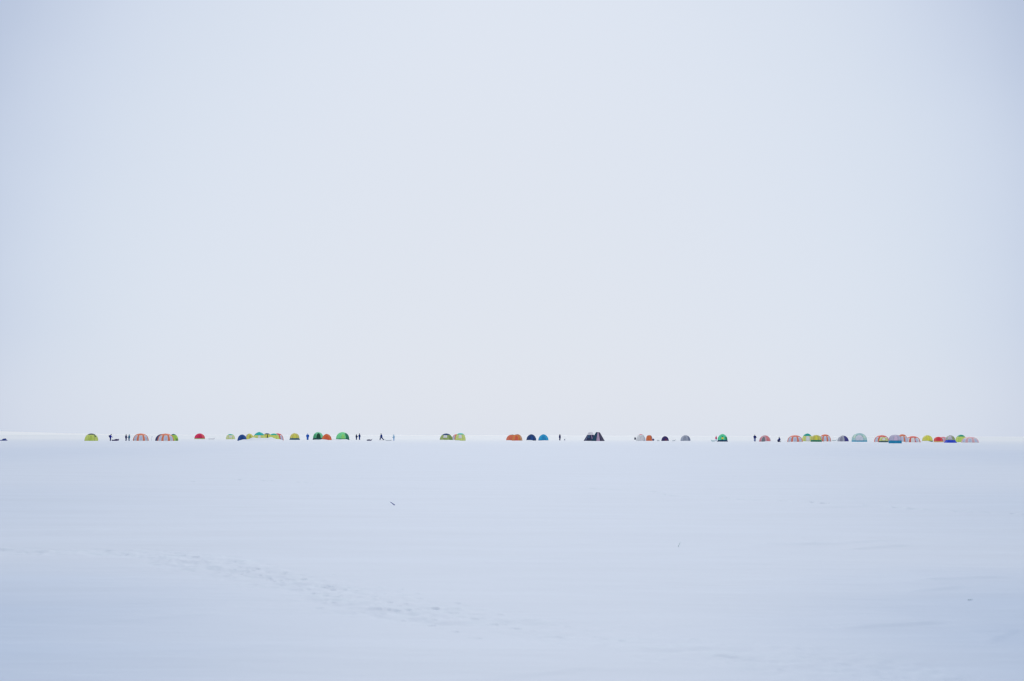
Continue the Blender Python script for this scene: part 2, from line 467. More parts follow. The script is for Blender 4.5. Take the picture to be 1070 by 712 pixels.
tent((237.2, 246.4, 453.8), 'small pale lime dome tent with teal cap and pale window, left of the navy dome', G_LIM, PALE_LIME, yb=459.2, cap=((10, 160, 140), 0.62), windows=[((205, 210, 200), 0, 22, 0.2, 0.5)], e=(0.75, 0.9))
tent((249.2, 258.6, 454.3), 'navy blue dome tent at the left end of the crowded row behind a snow bank', G_PLN, (0, 62, 128), D=349, doors=[((0, 46, 104), 0, 16, 0.55)], e=(0.85, 0.95))
tent((256.2, 266.5, 453.4), 'olive yellow dome tent with a lilac left flank, right behind the navy dome', G_SKR, (196, 190, 84), D=356, sides=[((176, 172, 196), -88, -48, 0.1, 0.8)], doors=[((150, 150, 70), 14, 15, .6)])
tent((264.6, 279.0, 451.6), 'lime dome tent with bright teal peaked cap, tallest of the row behind the snow bank', G_LIM, (190, 202, 106), D=362, cap=((6, 158, 152), 0.46), windows=[((206, 208, 196), 0, 14, 0.16, 0.42)], e=(1.05, 1.0))
tent((274.0, 285.8, 452.9), 'lime dome tent with navy cap and dark folded door flap, in the snow bank row', G_LIM, (190, 190, 80), D=372, cap=((6, 56, 92), 0.66), doors=[((62, 74, 44), 5, 7, 0.7)])
tent((281.2, 293.0, 453.2), 'lime dome tent with flat teal cap, beside the striped tent of the bank row', G_LIM, (186, 200, 92), D=360, cap=((8, 160, 140), 0.58), e=(0.75, 0.9))
striped((284.6, 297.0, 453.0), 'orange and white striped dome tent ending the snow bank row on the right', yb=460.4, D=366, stripes=(250, 88, 84))
tent((303.0, 314.4, 452.9), 'mustard yellow dome tent with wide dark teal skirt, left of a person in blue', G_SKR, (190, 180, 84), yb=459.8, skirt=((34, 84, 100), 0.55), flare=0.25, doors=[((204, 190, 70), 0, 20, .6)])
tent((327.4, 338.8, 451.8), 'light green dome tent with dark green open doorway, touching an orange tent', G_SKR, (104, 190, 140), yb=459.9, skirt=((10, 72, 66), 0.5), flare=0.16, doors=[((0, 66, 44), 4, 26, 0.62)], sides=[((52, 150, 96), -80, -30, 0.0, 0.45)], e=(0.85, 0.95))
tent((337.0, 347.2, 453.6), 'small solid orange dome tent leaning against the light green tent with dark doorway', G_PLN, (232, 92, 44), D=412, cap=((120, 110, 80), 0.9), doors=[((214, 74, 40), 0, 18, .5)], e=(1.05, 0.98))
tent((351.2, 366.2, 451.8), 'bright green dome tent with dark green right side and skirt, left of two people', G_SKR, (104, 200, 130), yb=459.9, skirt=((14, 88, 76), 0.42), flare=0.22, sides=[((6, 104, 72), 30, 88, 0.0, 0.62)], doors=[((128, 206, 100), 4, 16, 0.5)], e=(0.9, 0.95))
tent((460.0, 473.4, 453.1), 'olive green dome tent with navy cap and pale window, left of a lime tent', G_LIM, OLIVE, yb=460.2, cap=((0, 52, 100), 0.56), windows=[((200, 206, 220), -10, 20, 0.24, 0.52)], sides=[((104, 136, 64), 35, 80, 0, .5)], e=(0.9, .95))
striped((472.6, 483.6, 453.8), 'orange and white striped dome tent half hidden behind a lime tent with teal cap', D=432, stripes=(250, 108, 92))
tent((476.2, 486.8, 452.9), 'lime green dome tent with teal cap covering the right half of a striped tent', G_LIM, (186, 214, 110), yb=460.6, cap=((30, 175, 160), 0.62), windows=[((210, 216, 206), -4, 20, 0.18, 0.56)], e=(0.65, 0.85))
tent((529.2, 541.6, 454.2), 'coral orange dome tent with small grey green cap, left half of an orange pair', G_PLN, (240, 98, 68), yb=460.5, D=410, cap=((110, 140, 116), 0.78), sides=[((238, 128, 60), 10, 60, 0, .6)])
tent((535.4, 546.0, 453.9), 'orange dome tent with dusky purple cap, right half of an orange pair', G_PLN, (232, 116, 56), yb=460.7, D=401, cap=((120, 92, 120), 0.80), doors=[((206, 84, 60), -10, 22, .55)], sides=[((220, 150, 110), 45, 85, 0, .5)])
tent((550.2, 560.6, 454.0), 'dark navy blue dome tent beside a brighter blue tent', G_PLN, (0, 50, 104), yb=460.6, e=(1.0, 0.98), doors=[((0, 60, 122), 6, 18, .5)], skirt=((10, 34, 74), 0.18), flare=0.05)
tent((562.6, 573.4, 454.0), 'cerulean blue dome tent beside a dark navy tent', G_PLN, (0, 140, 186), yb=460.5, e=(1.08, 1.0), doors=[((0, 120, 172), 4, 18, .6)], skirt=((20, 60, 120), 0.14), flare=0.05)

def hub_shelter(px, label, body, D, sides, **k):
    return tent(px, label, G_HUB, body, D=D, n=4, kind='hub', sag=0.95, name='ice_shelter', cat='shelter', sides=sides, poles=False, **k)
hub_shelter((609.8, 624.4, 451.8), 'dark navy flat topped shelter with pale lilac top, left of the dark pair', (26, 36, 70), 391,
            [((196, 190, 212), -46, 46, 0.62, 0.98), ((150, 122, 160), 12, 19, 0.02, 0.6), ((86, 92, 124), -40, -33, 0.02, 0.6), ((40, 74, 106), -28, -10, .3, .6)], rot=FRONT + PI / 4)
hub_shelter((617.4, 632.4, 451.7), 'dark flat topped shelter with mauve front stripe, right of the dark pair', (44, 40, 70), 383,
            [((6, 54, 78), -88, -22, 0.0, 0.90), ((156, 132, 156), -18, 16, 0.0, 0.98)], rot=FRONT + deg(20))

tent((664.8, 674.4, 453.9), 'pale grey dome tent with a small crimson cap, left of an orange tent', G_LIM, (206, 204, 212), yb=461.0, cap=((190, 60, 100), 0.76), doors=[((190, 186, 190), 6, 18, .6)], sides=[((170, 172, 184), 50, 88, 0, .6)])
tent((675.0, 681.6, 454.9), 'tiny round orange dome tent with grey top, right of the pale grey tent', G_PLN, (244, 98, 50), D=412, cap=((140, 140, 140), 0.80), sides=[((130, 120, 140), 62, 88, 0.1, 0.6)], e=(0.6, 0.8))
tent((691.0, 698.6, 456.0), 'tiny dark purple dome tent standing alone left of a grey dome tent', G_PLN, (38, 26, 86), yb=461.0, doors=[((86, 18, 62), 14, 20, 0.35)])
tent((711.0, 721.2, 455.0), 'plain grey dome tent standing alone with darker right side', G_PLN, (146, 152, 166), yb=461.1, sides=[((96, 104, 130), 42, 88, 0, 0.6)], doors=[((128, 134, 150), -6, 20, 0.6)], e=(.85, .93))
tent((748.8, 760.6, 453.8), 'green dome tent with navy skirt and small yellow window, beside a person in crimson', G_SKR, (70, 190, 140), yb=461.7, skirt=((8, 30, 82), 0.45), flare=0.22, windows=[((216, 222, 60), 0, 14, 0.10, 0.30)], doors=[((30, 130, 96), -2, 12, .5)], sides=[((0, 120, 80), 40, 85, 0, 0.35)], e=(1.0, 0.95))
tent((793.0, 804.8, 455.1), 'grey dome tent with salmon red right side, between two dark dressed people', G_PLN, (182, 140, 150), yb=461.7, sides=[((236, 108, 108), 20, 70, 0, 0.88), ((204, 120, 130), -88, -58, 0, .6)], doors=[((106, 112, 118), -18, 20, 0.55)], e=(.95, .95))
striped((822.4, 838.0, 455.0), 'orange and white striped dome tent at the left end of the right hand camp', yb=462.0, body=(206, 200, 226), stripes=(242, 108, 92))
tent((837.6, 848.6, 453.2), 'lime dome tent with peaked teal cap, right behind the leftmost tent of the right camp', G_LIM, (190, 214, 110), yb=461.2, cap=((0, 142, 130), 0.50), windows=[((226, 228, 222), 6, 22, 0.04, 0.44)], e=(0.85, .95))
striped((855.6, 867.6, 454.1), 'orange and white striped dome tent behind the olive tent with dark green skirt', D=396, stripes=(250, 102, 78))
tent((846.4, 858.2, 454.8), 'olive yellow dome tent with dark green skirt, in front of a striped tent', G_SKR, (178, 172, 82), yb=461.8, skirt=((28, 112, 84), 0.5), flare=0.12, doors=[((196, 188, 60), 0, 16, .6)], e=(0.8, 0.92))
tent((874.6, 886.0, 455.3), 'grey dome tent with deep indigo right side, between striped and pale green tents', G_PLN, (150, 152, 164), yb=461.3, sides=[((34, 28, 112), 18, 88, 0, 0.72)], doors=[((126, 126, 142), -22, 16, 0.6)], e=(.95, .95))
tent((889.2, 905.4, 452.9), 'pale sage green dome tent with lilac doorway and teal skirt, large and alone', G_SKR, (150, 184, 182), yb=461.6, skirt=((40, 140, 170), 0.38), flare=0.08, doors=[((184, 186, 206), 0, 32, 0.56)], cap=((120, 160, 168), 0.72), sides=[((176, 204, 176), -70, -34, .2, .5), ((170, 200, 178), 36, 70, .2, .5)], e=(0.82, 0.95))
striped((913.0, 928.2, 455.0), 'orange and white striped dome tent with a small olive tent pitched in front', D=372, body=(214, 214, 200), stripes=(232, 86, 74))
tent((917.6, 927.4, 457.0), 'small olive dome tent with dark skirt in front of a striped tent', G_SKR, (180, 184, 110), yb=462.3, skirt=((56, 82, 84), 0.36), flare=0.05, windows=[((214, 212, 196), 4, 22, 0.12, .5)])
striped((936.6, 947.6, 454.0), 'orange and white striped dome tent behind the grey tent with teal base', D=385, stripes=(246, 110, 80))
tent((927.9, 941.3, 454.6), 'lilac grey dome tent on a broad upright teal base, lowest in the right camp', G_SKR, (164, 160, 180), yb=463.3, skirt=((0, 118, 156), 0.64), flare=0.02, doors=[((184, 164, 184), 6, 16, .6)], n=4, rot=FRONT + PI / 4, e=(0.62, 0.9))
striped((945.6, 960.6, 456.0), 'red orange striped dome tent with white windows, left of a small yellow tent', yb=462.3, body=(214, 220, 226), stripes=(236, 86, 70), win=(-55, 30))
tent((962.6, 974.0, 455.0), 'mustard yellow dome tent with dark green skirt showing only at its right', G_SKR, (196, 192, 84), yb=461.7, skirt=((70, 108, 92), 0.30), flare=0.12, doors=[((206, 196, 60), 10, 16, .6)], e=(.85, .93))
striped((979.6, 989.4, 456.6), 'faded pink and white striped tent squeezed between a red and a blue skirted tent', D=362, stripes=(236, 130, 140))
tent((974.6, 984.6, 456.6), 'small red dome tent with olive hem, right of a yellow tent', G_SKR, (232, 62, 62), yb=462.2, skirt=((206, 150, 100), 0.34), flare=0.10, doors=[((206, 34, 60), 8, 24, 0.6)], e=(0.85, .92))
tent((985.0, 999.4, 455.2), 'grey olive dome tent with wide cobalt blue skirt, near the right end', G_SKR, (150, 154, 140), yb=462.8, skirt=((0, 50, 172), 0.66), flare=0.55, windows=[((178, 172, 186), -6, 24, 0.12, 0.6)], sides=[((130, 150, 70), 40, 70, 0, .5)])
tent((997.6, 1009.0, 454.5), 'lime dome tent with dark teal cap, behind the faded pink tent at the right end', G_LIM, (176, 212, 92), yb=462.0, D=372, cap=((0, 138, 112), 0.56), e=(0.85, .95))
striped((1004.0, 1021.2, 456.8), 'faded pink and lilac striped dome tent, last tent at the right end', yb=462.6, body=(222, 204, 222), stripes=(242, 152, 158))

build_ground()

# ------------------------------------------------------------------ people
def skin_mesh(name, pts, edges, root, m, parent, sub=2, smooth_root=True):
    """pts {key: (xyz, radius)} joined by edges, grown into one surface"""
    keys = list(pts); ix = {k: i for i, k in enumerate(keys)}
    me = bpy.data.meshes.new(name)
    me.from_pydata([tuple(pts[k][0]) for k in keys], [(ix[a], ix[b]) for a, b in edges], [])
    o = bpy.data.objects.new(name, me); COL.objects.link(o)
    sk = o.modifiers.new('skin', 'SKIN'); sk.use_smooth_shade = True; sk.branch_smoothing = 0.3
    for k in keys:
        r = pts[k][1]
        sv = me.skin_vertices[0].data[ix[k]]
        sv.radius = (r, r) if not isinstance(r, tuple) else r
        sv.use_root = (k == root)
    sb = o.modifiers.new('sub', 'SUBSURF'); sb.levels = sub; sb.render_levels = sub
    dg = bpy.context.evaluated_depsgraph_get(); dg.update()
    me2 = bpy.data.meshes.new_from_object(o.evaluated_get(dg))
    o.modifiers.clear(); o.data = me2; bpy.data.meshes.remove(me)
    me2.name = name; me2.materials.clear(); me2.materials.append(m)
    me2.polygons.foreach_set('use_smooth', [True] * len(me2.polygons))
    if parent is not None: o.parent = parent
    return o

def joints(pose):
    """joint positions, facing +X, left side +Y, ground at z = 0"""
    J = {}
    st = pose.get('stride', 0.0); lean = pose.get('lean', 0.0)
    kneel = pose.get('kneel', False)
    hz = 0.56 if kneel else 0.93 - 0.10 * st * st
    J['pelvis'] = Vector((0, 0, hz + 0.04))
    up = Vector((math.sin(lean), 0, math.cos(lean)))
    fw = Vector((math.cos(lean), 0, -math.sin(lean)))
    J['waist'] = J['pelvis'] + up * 0.16
    J['chest'] = J['pelvis'] + up * 0.36
    J['collar'] = J['pelvis'] + up * 0.50
    hd = pose.get('nod', 0.0) + lean * 0.5
    uh = Vector((math.sin(hd), 0, math.cos(hd))); fh = Vector((math.cos(hd), 0, -math.sin(hd)))
    J['neck'] = J['collar'] + uh * 0.07
    J['jaw'] = J['neck'] + uh * 0.06 + fh * 0.012
    J['brow'] = J['jaw'] + uh * 0.09 + fh * 0.006
    J['crown'] = J['brow'] + uh * 0.085 - fh * 0.012
    J['nose'] = J['jaw'] + uh * 0.035 + fh * 0.105
    J['_uh'], J['_fh'] = uh, fh
    for s, nm in ((1, 'l'), (-1, 'r')):
        J['hip' + nm] = J['pelvis'] + Vector((0, 0.095 * s, -0.05))
        if kneel:
            J['knee' + nm] = Vector((0.20, 0.12 * s, 0.10)) if not (s == 1 and kneel == 'one') else Vector((0.36, 0.13, 0.46))
            J['ankle' + nm] = Vector((-0.20, 0.12 * s, 0.09)) if not (s == 1 and kneel == 'one') else Vector((0.34, 0.13, 0.09))
            J['toe' + nm] = J['ankle' + nm] + (Vector((-0.12, 0, -0.04)) if not (s == 1 and kneel == 'one') else Vector((0.17, 0, -0.05)))
        else:
            d = st * s
            J['knee' + nm] = Vector((0.04 + 0.28 * d, 0.10 * s, 0.49))
            J['ankle' + nm] = Vector((-0.02 + (0.42 * d if d > 0 else 0.58 * d), 0.10 * s, 0.09 + (0.06 * -d if d < 0 else 0)))
            J['toe' + nm] = J['ankle' + nm] + Vector((0.17, 0.02 * s, -0.045))
        J['sh' + nm] = J['collar'] + Vector((0, 0.175 * s, 0)) - up * 0.05
        a = pose.get('arm' + nm, (0.05 - st * s * 0.35, 0.25))      # upper-arm swing forward, elbow bend
        ua = a[0] + lean * 0.3
        J['el' + nm] = J['sh' + nm] + Vector((math.sin(ua) * 0.29, 0.05 * s, -math.cos(ua) * 0.29))
        fa = ua + a[1]
        dr = Vector((math.sin(fa), -0.04 * s, -math.cos(fa))).normalized()
        J['wr' + nm] = J['el' + nm] + dr * 0.25
        J['dir' + nm] = dr
        J['palm' + nm] = J['wr' + nm] + dr * 0.075
    return J

def hand_chain(J, nm, s, k=1.0):
    """palm, four unequal curled fingers and a thumb from its side, as skin points"""
    P, E = {}, []
    w, d = J['wr' + nm], J['dir' + nm]
    inward = Vector((0, -s, 0)); inward = (inward - d * inward.dot(d)).normalized()
    across = d.cross(inward).normalized()
    if across.x < 0: across = -across          # towards the thumb side (forward)
    P['palm' + nm] = (w + d * 0.07, (0.020 * k, 0.040 * k))
    E.append(('wr' + nm, 'palm' + nm))
    for i, (o, L) in enumerate(((0.028, 0.070), (0.009, 0.078), (-0.010, 0.072), (-0.028, 0.056))):
        a = w + d * 0.085 + across * o
        b = a + d * L * 0.55 + inward * L * 0.18
        c = b + d * L * 0.30 + inward * L * 0.42
        ks = ['f%d%s%s' % (i, q, nm) for q in 'abc']
        for kk, p, r in zip(ks, (a, b, c), (0.0095, 0.009, 0.0075)): P[kk] = (p, r * k)
        E += [('palm' + nm, ks[0]), (ks[0], ks[1]), (ks[1], ks[2])]
    a = w + d * 0.035 + across * 0.036; b = a + d * 0.035 + across * 0.022 + inward * 0.012; c = b + d * 0.03 + inward * 0.012
    P['ta' + nm] = (a, 0.011 * k); P['tb' + nm] = (b, 0.010 * k); P['tc' + nm] = (c, 0.008 * k)
    E += [('wr' + nm, 'ta' + nm), ('ta' + nm, 'tb' + nm), ('tb' + nm, 'tc' + nm)]
    return P, E

def loft(nodes, n=16, steps=5, front=(1, 0, 0)):
    """cloth around a limb or trunk: nodes = [(point, (half depth, half width))], smoothly interpolated, rounded ends"""
    P = [Vector(a) for a, _ in nodes]; Q = [Vector((r[0], r[1], 0)) if isinstance(r, tuple) else Vector((r, r, 0)) for _, r in nodes]
    def cat(A, i, t):
        a, b, c, d = A[max(i - 1, 0)], A[i], A[min(i + 1, len(A) - 1)], A[min(i + 2, len(A) - 1)]
        return 0.5 * (2 * b + (c - a) * t + (2 * a - 5 * b + 4 * c - d) * t * t + (3 * b - a - 3 * c + d) * t ** 3)
    C_, R_ = [], []
    for i in range(len(P) - 1):
        for k in range(steps): C_.append(cat(P, i, k / steps)); R_.append(cat(Q, i, k / steps))
    C_.append(P[-1]); R_.append(Q[-1])
    d0 = (C_[0] - C_[1]).normalized(); d1 = (C_[-1] - C_[-2]).normalized()
    def cap(c, r, d): return [(c + d * min(r[0], r[1]) * 0.45 * math.sin(a), r * max(math.cos(a), 0.02)) for a in (PI / 6, PI / 3, PI / 2)]
    rings = [q for q in reversed(cap(C_[0], R_[0], d0))] + list(zip(C_, R_)) + cap(C_[-1], R_[-1], d1)
    V, Fc = [], []
    f = Vector(front)
    for i, (c, r) in enumerate(rings):
        a = rings[max(i - 1, 0)][0]; b = rings[min(i + 1, len(rings) - 1)][0]
        d = (b - a).normalized()
        u = (f - d * f.dot(d))
        if u.length < 0.15: u = Vector((0, 0, 1)) - d * d.z
        u.normalize(); w = d.cross(u)
        for k in range(n):
            t = 2 * PI * k / n
            fold = 1 + 0.035 * math.sin(i * 2.1 + 3 * t) * math.sin(i * 0.9)
            V.append(c + (u * math.cos(t) * r[0] + w * math.sin(t) * r[1]) * fold)
    for i in range(len(rings) - 1):
        for k in range(n): Fc.append((i * n + k, i * n + (k + 1) % n, (i + 1) * n + (k + 1) % n, (i + 1) * n + k))
    Fc.append(tuple(range(n - 1, -1, -1))); Fc.append(tuple(range((len(rings) - 1) * n, len(rings) * n)))
    return V, Fc

SKIN = plain('skin', (214, 168, 142), 0.5)
def person(px, label, jacket, trousers, face, D=None, pose=None, hat=(30, 34, 48), boots=(24, 26, 34), pack=None):
    """px = (x, ytop, ybase); face = heading in degrees, 0 looking right, 90 away from the camera"""
    x, yt, yb = px
    pose = pose or {}
    D = D or dist(x, yb)
    X = wx(x, D); z = gz(X, D) - 0.03
    J = joints(pose)
    ht = CAM_H + (hy(x) - yt) * D / F - z
    sc = ht / (J['crown'].z + 0.07)
    t = thing('person', label, 'person', (X, D, z), R(face) + math.atan2(-X, D), 'people out on the ice')
    t.scale = (sc * 1.26, sc * 1.26, sc)      # broad in winter padding
    P = {'pelvis': (J['pelvis'], (0.12, 0.15)), 'waist': (J['waist'], (0.10, 0.135)), 'chest': (J['chest'], (0.115, 0.16)), 'collar': (J['collar'], (0.075, 0.10)),
         'neck': (J['neck'], 0.052), 'jaw': (J['jaw'], (0.075, 0.066)), 'brow': (J['brow'], (0.092, 0.076)), 'crown': (J['crown'], 0.05), 'nose': (J['nose'], 0.012)}
    E = [('pelvis', 'waist'), ('waist', 'chest'), ('chest', 'collar'), ('collar', 'neck'), ('neck', 'jaw'), ('jaw', 'brow'), ('brow', 'crown'), ('jaw', 'nose')]
    for s, nm in ((1, 'l'), (-1, 'r')):
        for k, r in (('hip', .085), ('knee', .058), ('ankle', .042), ('toe', .035), ('sh', .058), ('el', .043), ('wr', .030)): P[k + nm] = (J[k + nm], r)
        E += [('pelvis', 'hip' + nm), ('hip' + nm, 'knee' + nm), ('knee' + nm, 'ankle' + nm), ('ankle' + nm, 'toe' + nm), ('collar', 'sh' + nm), ('sh' + nm, 'el' + nm), ('el' + nm, 'wr' + nm)]
        hp, he = hand_chain(J, nm, s); P.update(hp); E += he
    skin_mesh('body', P, E, 'pelvis', SKIN, t)
    for s in (1, -1):
        c = J['jaw'] + J['_uh'] * 0.062 + J['_fh'] * 0.088 + Vector((0, 0.030 * s, 0))
        mesh_obj('eye', *tube([c - J['_fh'] * 0.008, c, c + J['_fh'] * 0.008], [0.005, 0.011, 0.004], 8), plain('eye', (22, 20, 20)), t)
    mj = plain('padded_jacket', jacket, 0.7)
    up = (J['collar'] - J['pelvis']).normalized()
    jk = mesh_obj('jacket', *loft([(J['pelvis'] - Vector((0, 0, 0.12)), (0.19, 0.235)), (J['pelvis'] + up * 0.02, (0.205, 0.245)), (J['waist'], (0.19, 0.23)), (J['chest'] - up * 0.02, (0.205, 0.25)),
        (J['chest'] + up * 0.08, (0.18, 0.235)), (J['collar'], (0.115, 0.15)), (J['neck'] + up * 0.02, (0.085, 0.085))], 20), mj, t)
    for nm in 'lr':
        o_ = Vector((0, (0.035 if nm == 'l' else -0.035), 0))
        mesh_obj('sleeve', *loft([(J['sh' + nm] - o_ * 2.0 + up * 0.01, 0.085), (J['sh' + nm] + o_ * 0.5, 0.105), ((J['sh' + nm] + J['el' + nm]) / 2 + o_, 0.10), (J['el' + nm] + o_ * 1.2, 0.088), ((J['el' + nm] + J['wr' + nm]) / 2 + o_ * .6, 0.078), (J['wr' + nm], 0.055)], 14), mj, jk)
    legs = [loft([(J['pelvis'] - Vector((0, 0, 0.06)), (0.16, 0.19)), (J['pelvis'] + up * 0.08, (0.17, 0.20))], 16)]
    for nm in 'lr':
        h_, k_, a_ = J['hip' + nm], J['knee' + nm], J['ankle' + nm]
        legs.append(loft([(h_ + Vector((0, 0, 0.03)), 0.14), ((h_ + k_) / 2, 0.135), (k_, 0.115), ((k_ + a_) / 2, 0.115), (a_ + (k_ - a_).normalized() * 0.03, 0.09)], 14))
    mesh_obj('trousers', *join(*legs), plain('snow_trousers', trousers, 0.7), t)
    for nm in 'lr':
        a_, d_ = J['ankle' + nm], (J['toe' + nm] - J['ankle' + nm])
        sh_ = (J['knee' + nm] - a_).normalized()
        mesh_obj('boot', *join(loft([(a_ + sh_ * 0.17, 0.078), (a_ + sh_ * 0.04, 0.082), (a_ - sh_ * 0.03, 0.07)], 12), loft([(a_ - d_ * 0.25 - sh_ * 0.035, (0.050, 0.055)), (a_ + d_ * 0.4 - sh_ * 0.02, (0.058, 0.062)), (J['toe' + nm] + d_ * 0.15, (0.040, 0.055))], 12, front=(0, 0, 1))), plain('boot', boots), t)
        s = 1 if nm == 'l' else -1
        hp, he = hand_chain(J, nm, s, 1.35); hp['wr' + nm] = (J['wr' + nm], 0.040)
        skin_mesh('glove', hp, he, 'wr' + nm, plain('glove', (26, 28, 36)), t)
    # knitted hat pulled over the hair and ears
    uh, fh = J['_uh'], J['_fh']
    hat_o = mesh_obj('hat', *loft([(J['brow'] - uh * 0.005 - fh * 0.004, (0.110, 0.096)), (J['brow'] + uh * 0.05 - fh * 0.008, (0.112, 0.098)), (J['crown'] + uh * 0.01, (0.085, 0.078)), (J['crown'] + uh * 0.04, (0.05, 0.048))], 16), plain('knitted_hat', hat, 0.85), t)
    mesh_obj('scarf', *loft([(J['collar'] + uh * 0.02, (0.105, 0.11)), (J['neck'] + uh * 0.03, (0.10, 0.095))], 14), plain('scarf', hat, 0.85), t)
    if pack:
        b0 = J['waist'] + Vector((-0.22, 0, 0.02)); b1 = J['chest'] + Vector((-0.25, 0, 0.05))
        mesh_obj('backpack', *loft([(b0 - Vector((0, 0, .1)), (0.10, 0.14)), (b0, (0.13, 0.16)), (b1, (0.12, 0.15)), (b1 + Vector((0, 0, .1)), (0.08, 0.12))], 14), plain('backpack', pack), t)
    return t

NV = (10, 26, 92); DK = (16, 24, 56)
person((116.6, 453.6, 460.8), 'person in royal blue jacket and dark trousers standing over a loaded dark sled', (6, 24, 120), (10, 24, 84), 0, pose={'lean': 0.10, 'arml': (0.45, 0.5), 'armr': (0.4, 0.5), 'nod': 0.3}, pack=(20, 30, 70))
person((132.9, 453.9, 460.6), 'person in black navy clothes, left one of the two talking left of a striped tent', (22, 24, 72), (16, 30, 84), 8, pose={'arml': (0.25, 0.9), 'armr': (0.2, 0.8)})
person((136.2, 453.9, 460.6), 'person in dusty teal jacket, right one of the two talking beside a striped tent', (22, 92, 120), (14, 74, 112), 176, pose={'arml': (0.1, 0.4), 'armr': (0.0, 0.3)}, hat=(90, 120, 140))
person((322.2, 453.1, 459.9), 'person in mid blue snow suit standing between a yellow tent and a green tent', (22, 72, 150), (30, 82, 160), 90, pose={'arml': (0.0, 0.1), 'armr': (0.05, 0.15)}, hat=(70, 110, 170))
person((373.0, 453.8, 459.8), 'person in dark clothes facing another, nearest to the green tent, left of a pair', (14, 26, 60), (34, 52, 96), -20, pose={'arml': (0.2, 0.6), 'armr': (0.1, 0.3)}, hat=(40, 44, 64))
person((376.4, 453.0, 459.9), 'person in navy bulky jacket with hands forward, right of a pair near green tent', (0, 32, 92), (16, 52, 110), 165, pose={'arml': (0.35, 0.8), 'armr': (0.5, 0.6), 'lean': 0.05})
person((399.2, 453.0, 460.0), 'person in navy striding left with legs apart, seen from the side', (0, 34, 100), (22, 40, 90), 180, pose={'stride': 0.75, 'lean': 0.12})
person((412.2, 454.0, 460.5), 'person in pale blue clothing standing at the far end of a pale sled', (126, 158, 216), (110, 146, 208), 175, pose={'lean': 0.08, 'armr': (0.3, 0.4)}, hat=(130, 160, 214), boots=(90, 110, 170))
person((585.0, 453.7, 460.4), 'person in black navy clothing standing alone right of the two blue tents', (18, 26, 76), (22, 26, 70), 20, pose={'lean': 0.06, 'arml': (0.1, 0.3)})
person((747.9, 455.6, 461.2), 'person in crimson jacket and grey trousers standing at the green tent', (190, 14, 72), (130, 150, 170), 20, D=392, pose={'arml': (0.3, 0.5), 'lean': 0.08}, hat=(176, 40, 90), boots=(110, 130, 150))
person((788.3, 454.3, 461.5), 'person in dark navy bulky jacket and grey trousers standing left of a grey red tent', (10, 24, 88), (104, 116, 150), -60, pose={'arml': (0.3, 0.7), 'armr': (0.3, 0.8)}, boots=(90, 100, 120))
person((814.2, 456.6, 462.1), 'person in dark navy kneeling on the snow between two reddish tents', (10, 26, 92), (14, 24, 70), 178, D=345, pose={'kneel': 'one', 'lean': 0.15, 'arml': (0.4, 0.5), 'armr': (0.3, 0.5)})

# ------------------------------------------------------------------ sleds and gear
def sled(px, label, col, D=None, face=0, rope=True, hgt=0.24):
    """a plastic haul sled: upturned nose, raised sides, tow rope; px = (x0, x1, ybase)"""
    x0, x1, yb = px
    xc = (x0 + x1) / 2; D = D or dist(xc, yb)
    X = wx(xc, D); L = (x1 - x0) / F * D; z = gz(X, D) + 0.01
    t = thing('sled', label, 'sled', (X, D, z), R(face) + math.atan2(-X, D), 'haul sleds on the ice')
    m = plain('sled_plastic', col, 0.5)
    V, Fc = [], []
    nu, W = 14, 0.62
    prof = [(-0.5, hgt), (-0.47, 0.04), (-0.38, 0.0), (0.38, 0.0), (0.47, 0.04), (0.5, hgt)]
    for i in range(nu + 1):
        u = i / nu; x = (u - 0.5) * L
        k = 1 - 0.35 * max(0, (u - 0.8) / 0.2) ** 2
        rise = 0.30 * max(0, (u - 0.78) / 0.22) ** 2 + 0.03 * max(0, (0.06 - u) / 0.06)
        for y, zz in prof: V.append((x, y * W * k, zz + rise))
    m_ = len(prof)
    for i in range(nu):
        for j in range(m_ - 1): Fc.append((i * m_ + j, (i + 1) * m_ + j, (i + 1) * m_ + j + 1, i * m_ + j + 1))
    Fc.append(tuple(range(m_))); Fc.append(tuple(range(nu * m_ + m_ - 1, nu * m_ - 1, -1)))
    mesh_obj('hull', V, Fc, m, t, smooth=False)
    rim = []
    for j in (0, m_ - 1): rim.append(tube([V[i * m_ + j] for i in range(nu + 1)], 0.022, 6))
    mesh_obj('rim', *join(*rim), plain('sled_rim', tuple(int(c * .8) for c in col)), t)
    if rope:
        mesh_obj('tow_rope', *tube([(L * .5, 0.1, 0.42), (L * .5 + .3, 0.06, 0.12), (L * .5 + .8, -0.1, 0.02), (L * .5 + 1.1, 0.0, 0.02)], 0.012, 5), plain('rope', (60, 60, 80)), t)
    return t, X, D, z

def duffel(X, D, z, label, col, L, r, rz=0.0, group='gear bags on the ice'):
    t = thing('gear_bag', label, 'bag', (X, D, z), rz, group)
    pts = [(-L / 2, 0, r * .9), (-L * .46, 0, r), (-L * .2, 0, r * 1.08), (L * .2, 0, r * 1.02), (L * .46, 0, r), (L / 2, 0, r * .9)]
    mesh_obj('bag_body', *tube(pts, [r * .55, r * .92, r * 1.05, r, r * .9, r * .5], 14), plain('bag_cloth', col, 0.8), t)
    for s in (-1, 1):
        mesh_obj('handle', *tube([(-L * .15, s * r * .45, r * 1.9), (-L * .1, s * r * .5, r * 2.25), (L * .1, s * r * .5, r * 2.25), (L * .15, s * r * .45, r * 1.9)], 0.014, 5), plain('strap', (20, 20, 28)), t)
    mesh_obj('zip', *tube([(-L * .4, 0, r * 2.0), (-L * .2, 0, r * 2.13), (L * .2, 0, r * 2.03), (L * .4, 0, r * 1.93)], 0.014, 5), plain('zip', (80, 80, 90)), t)
    return t

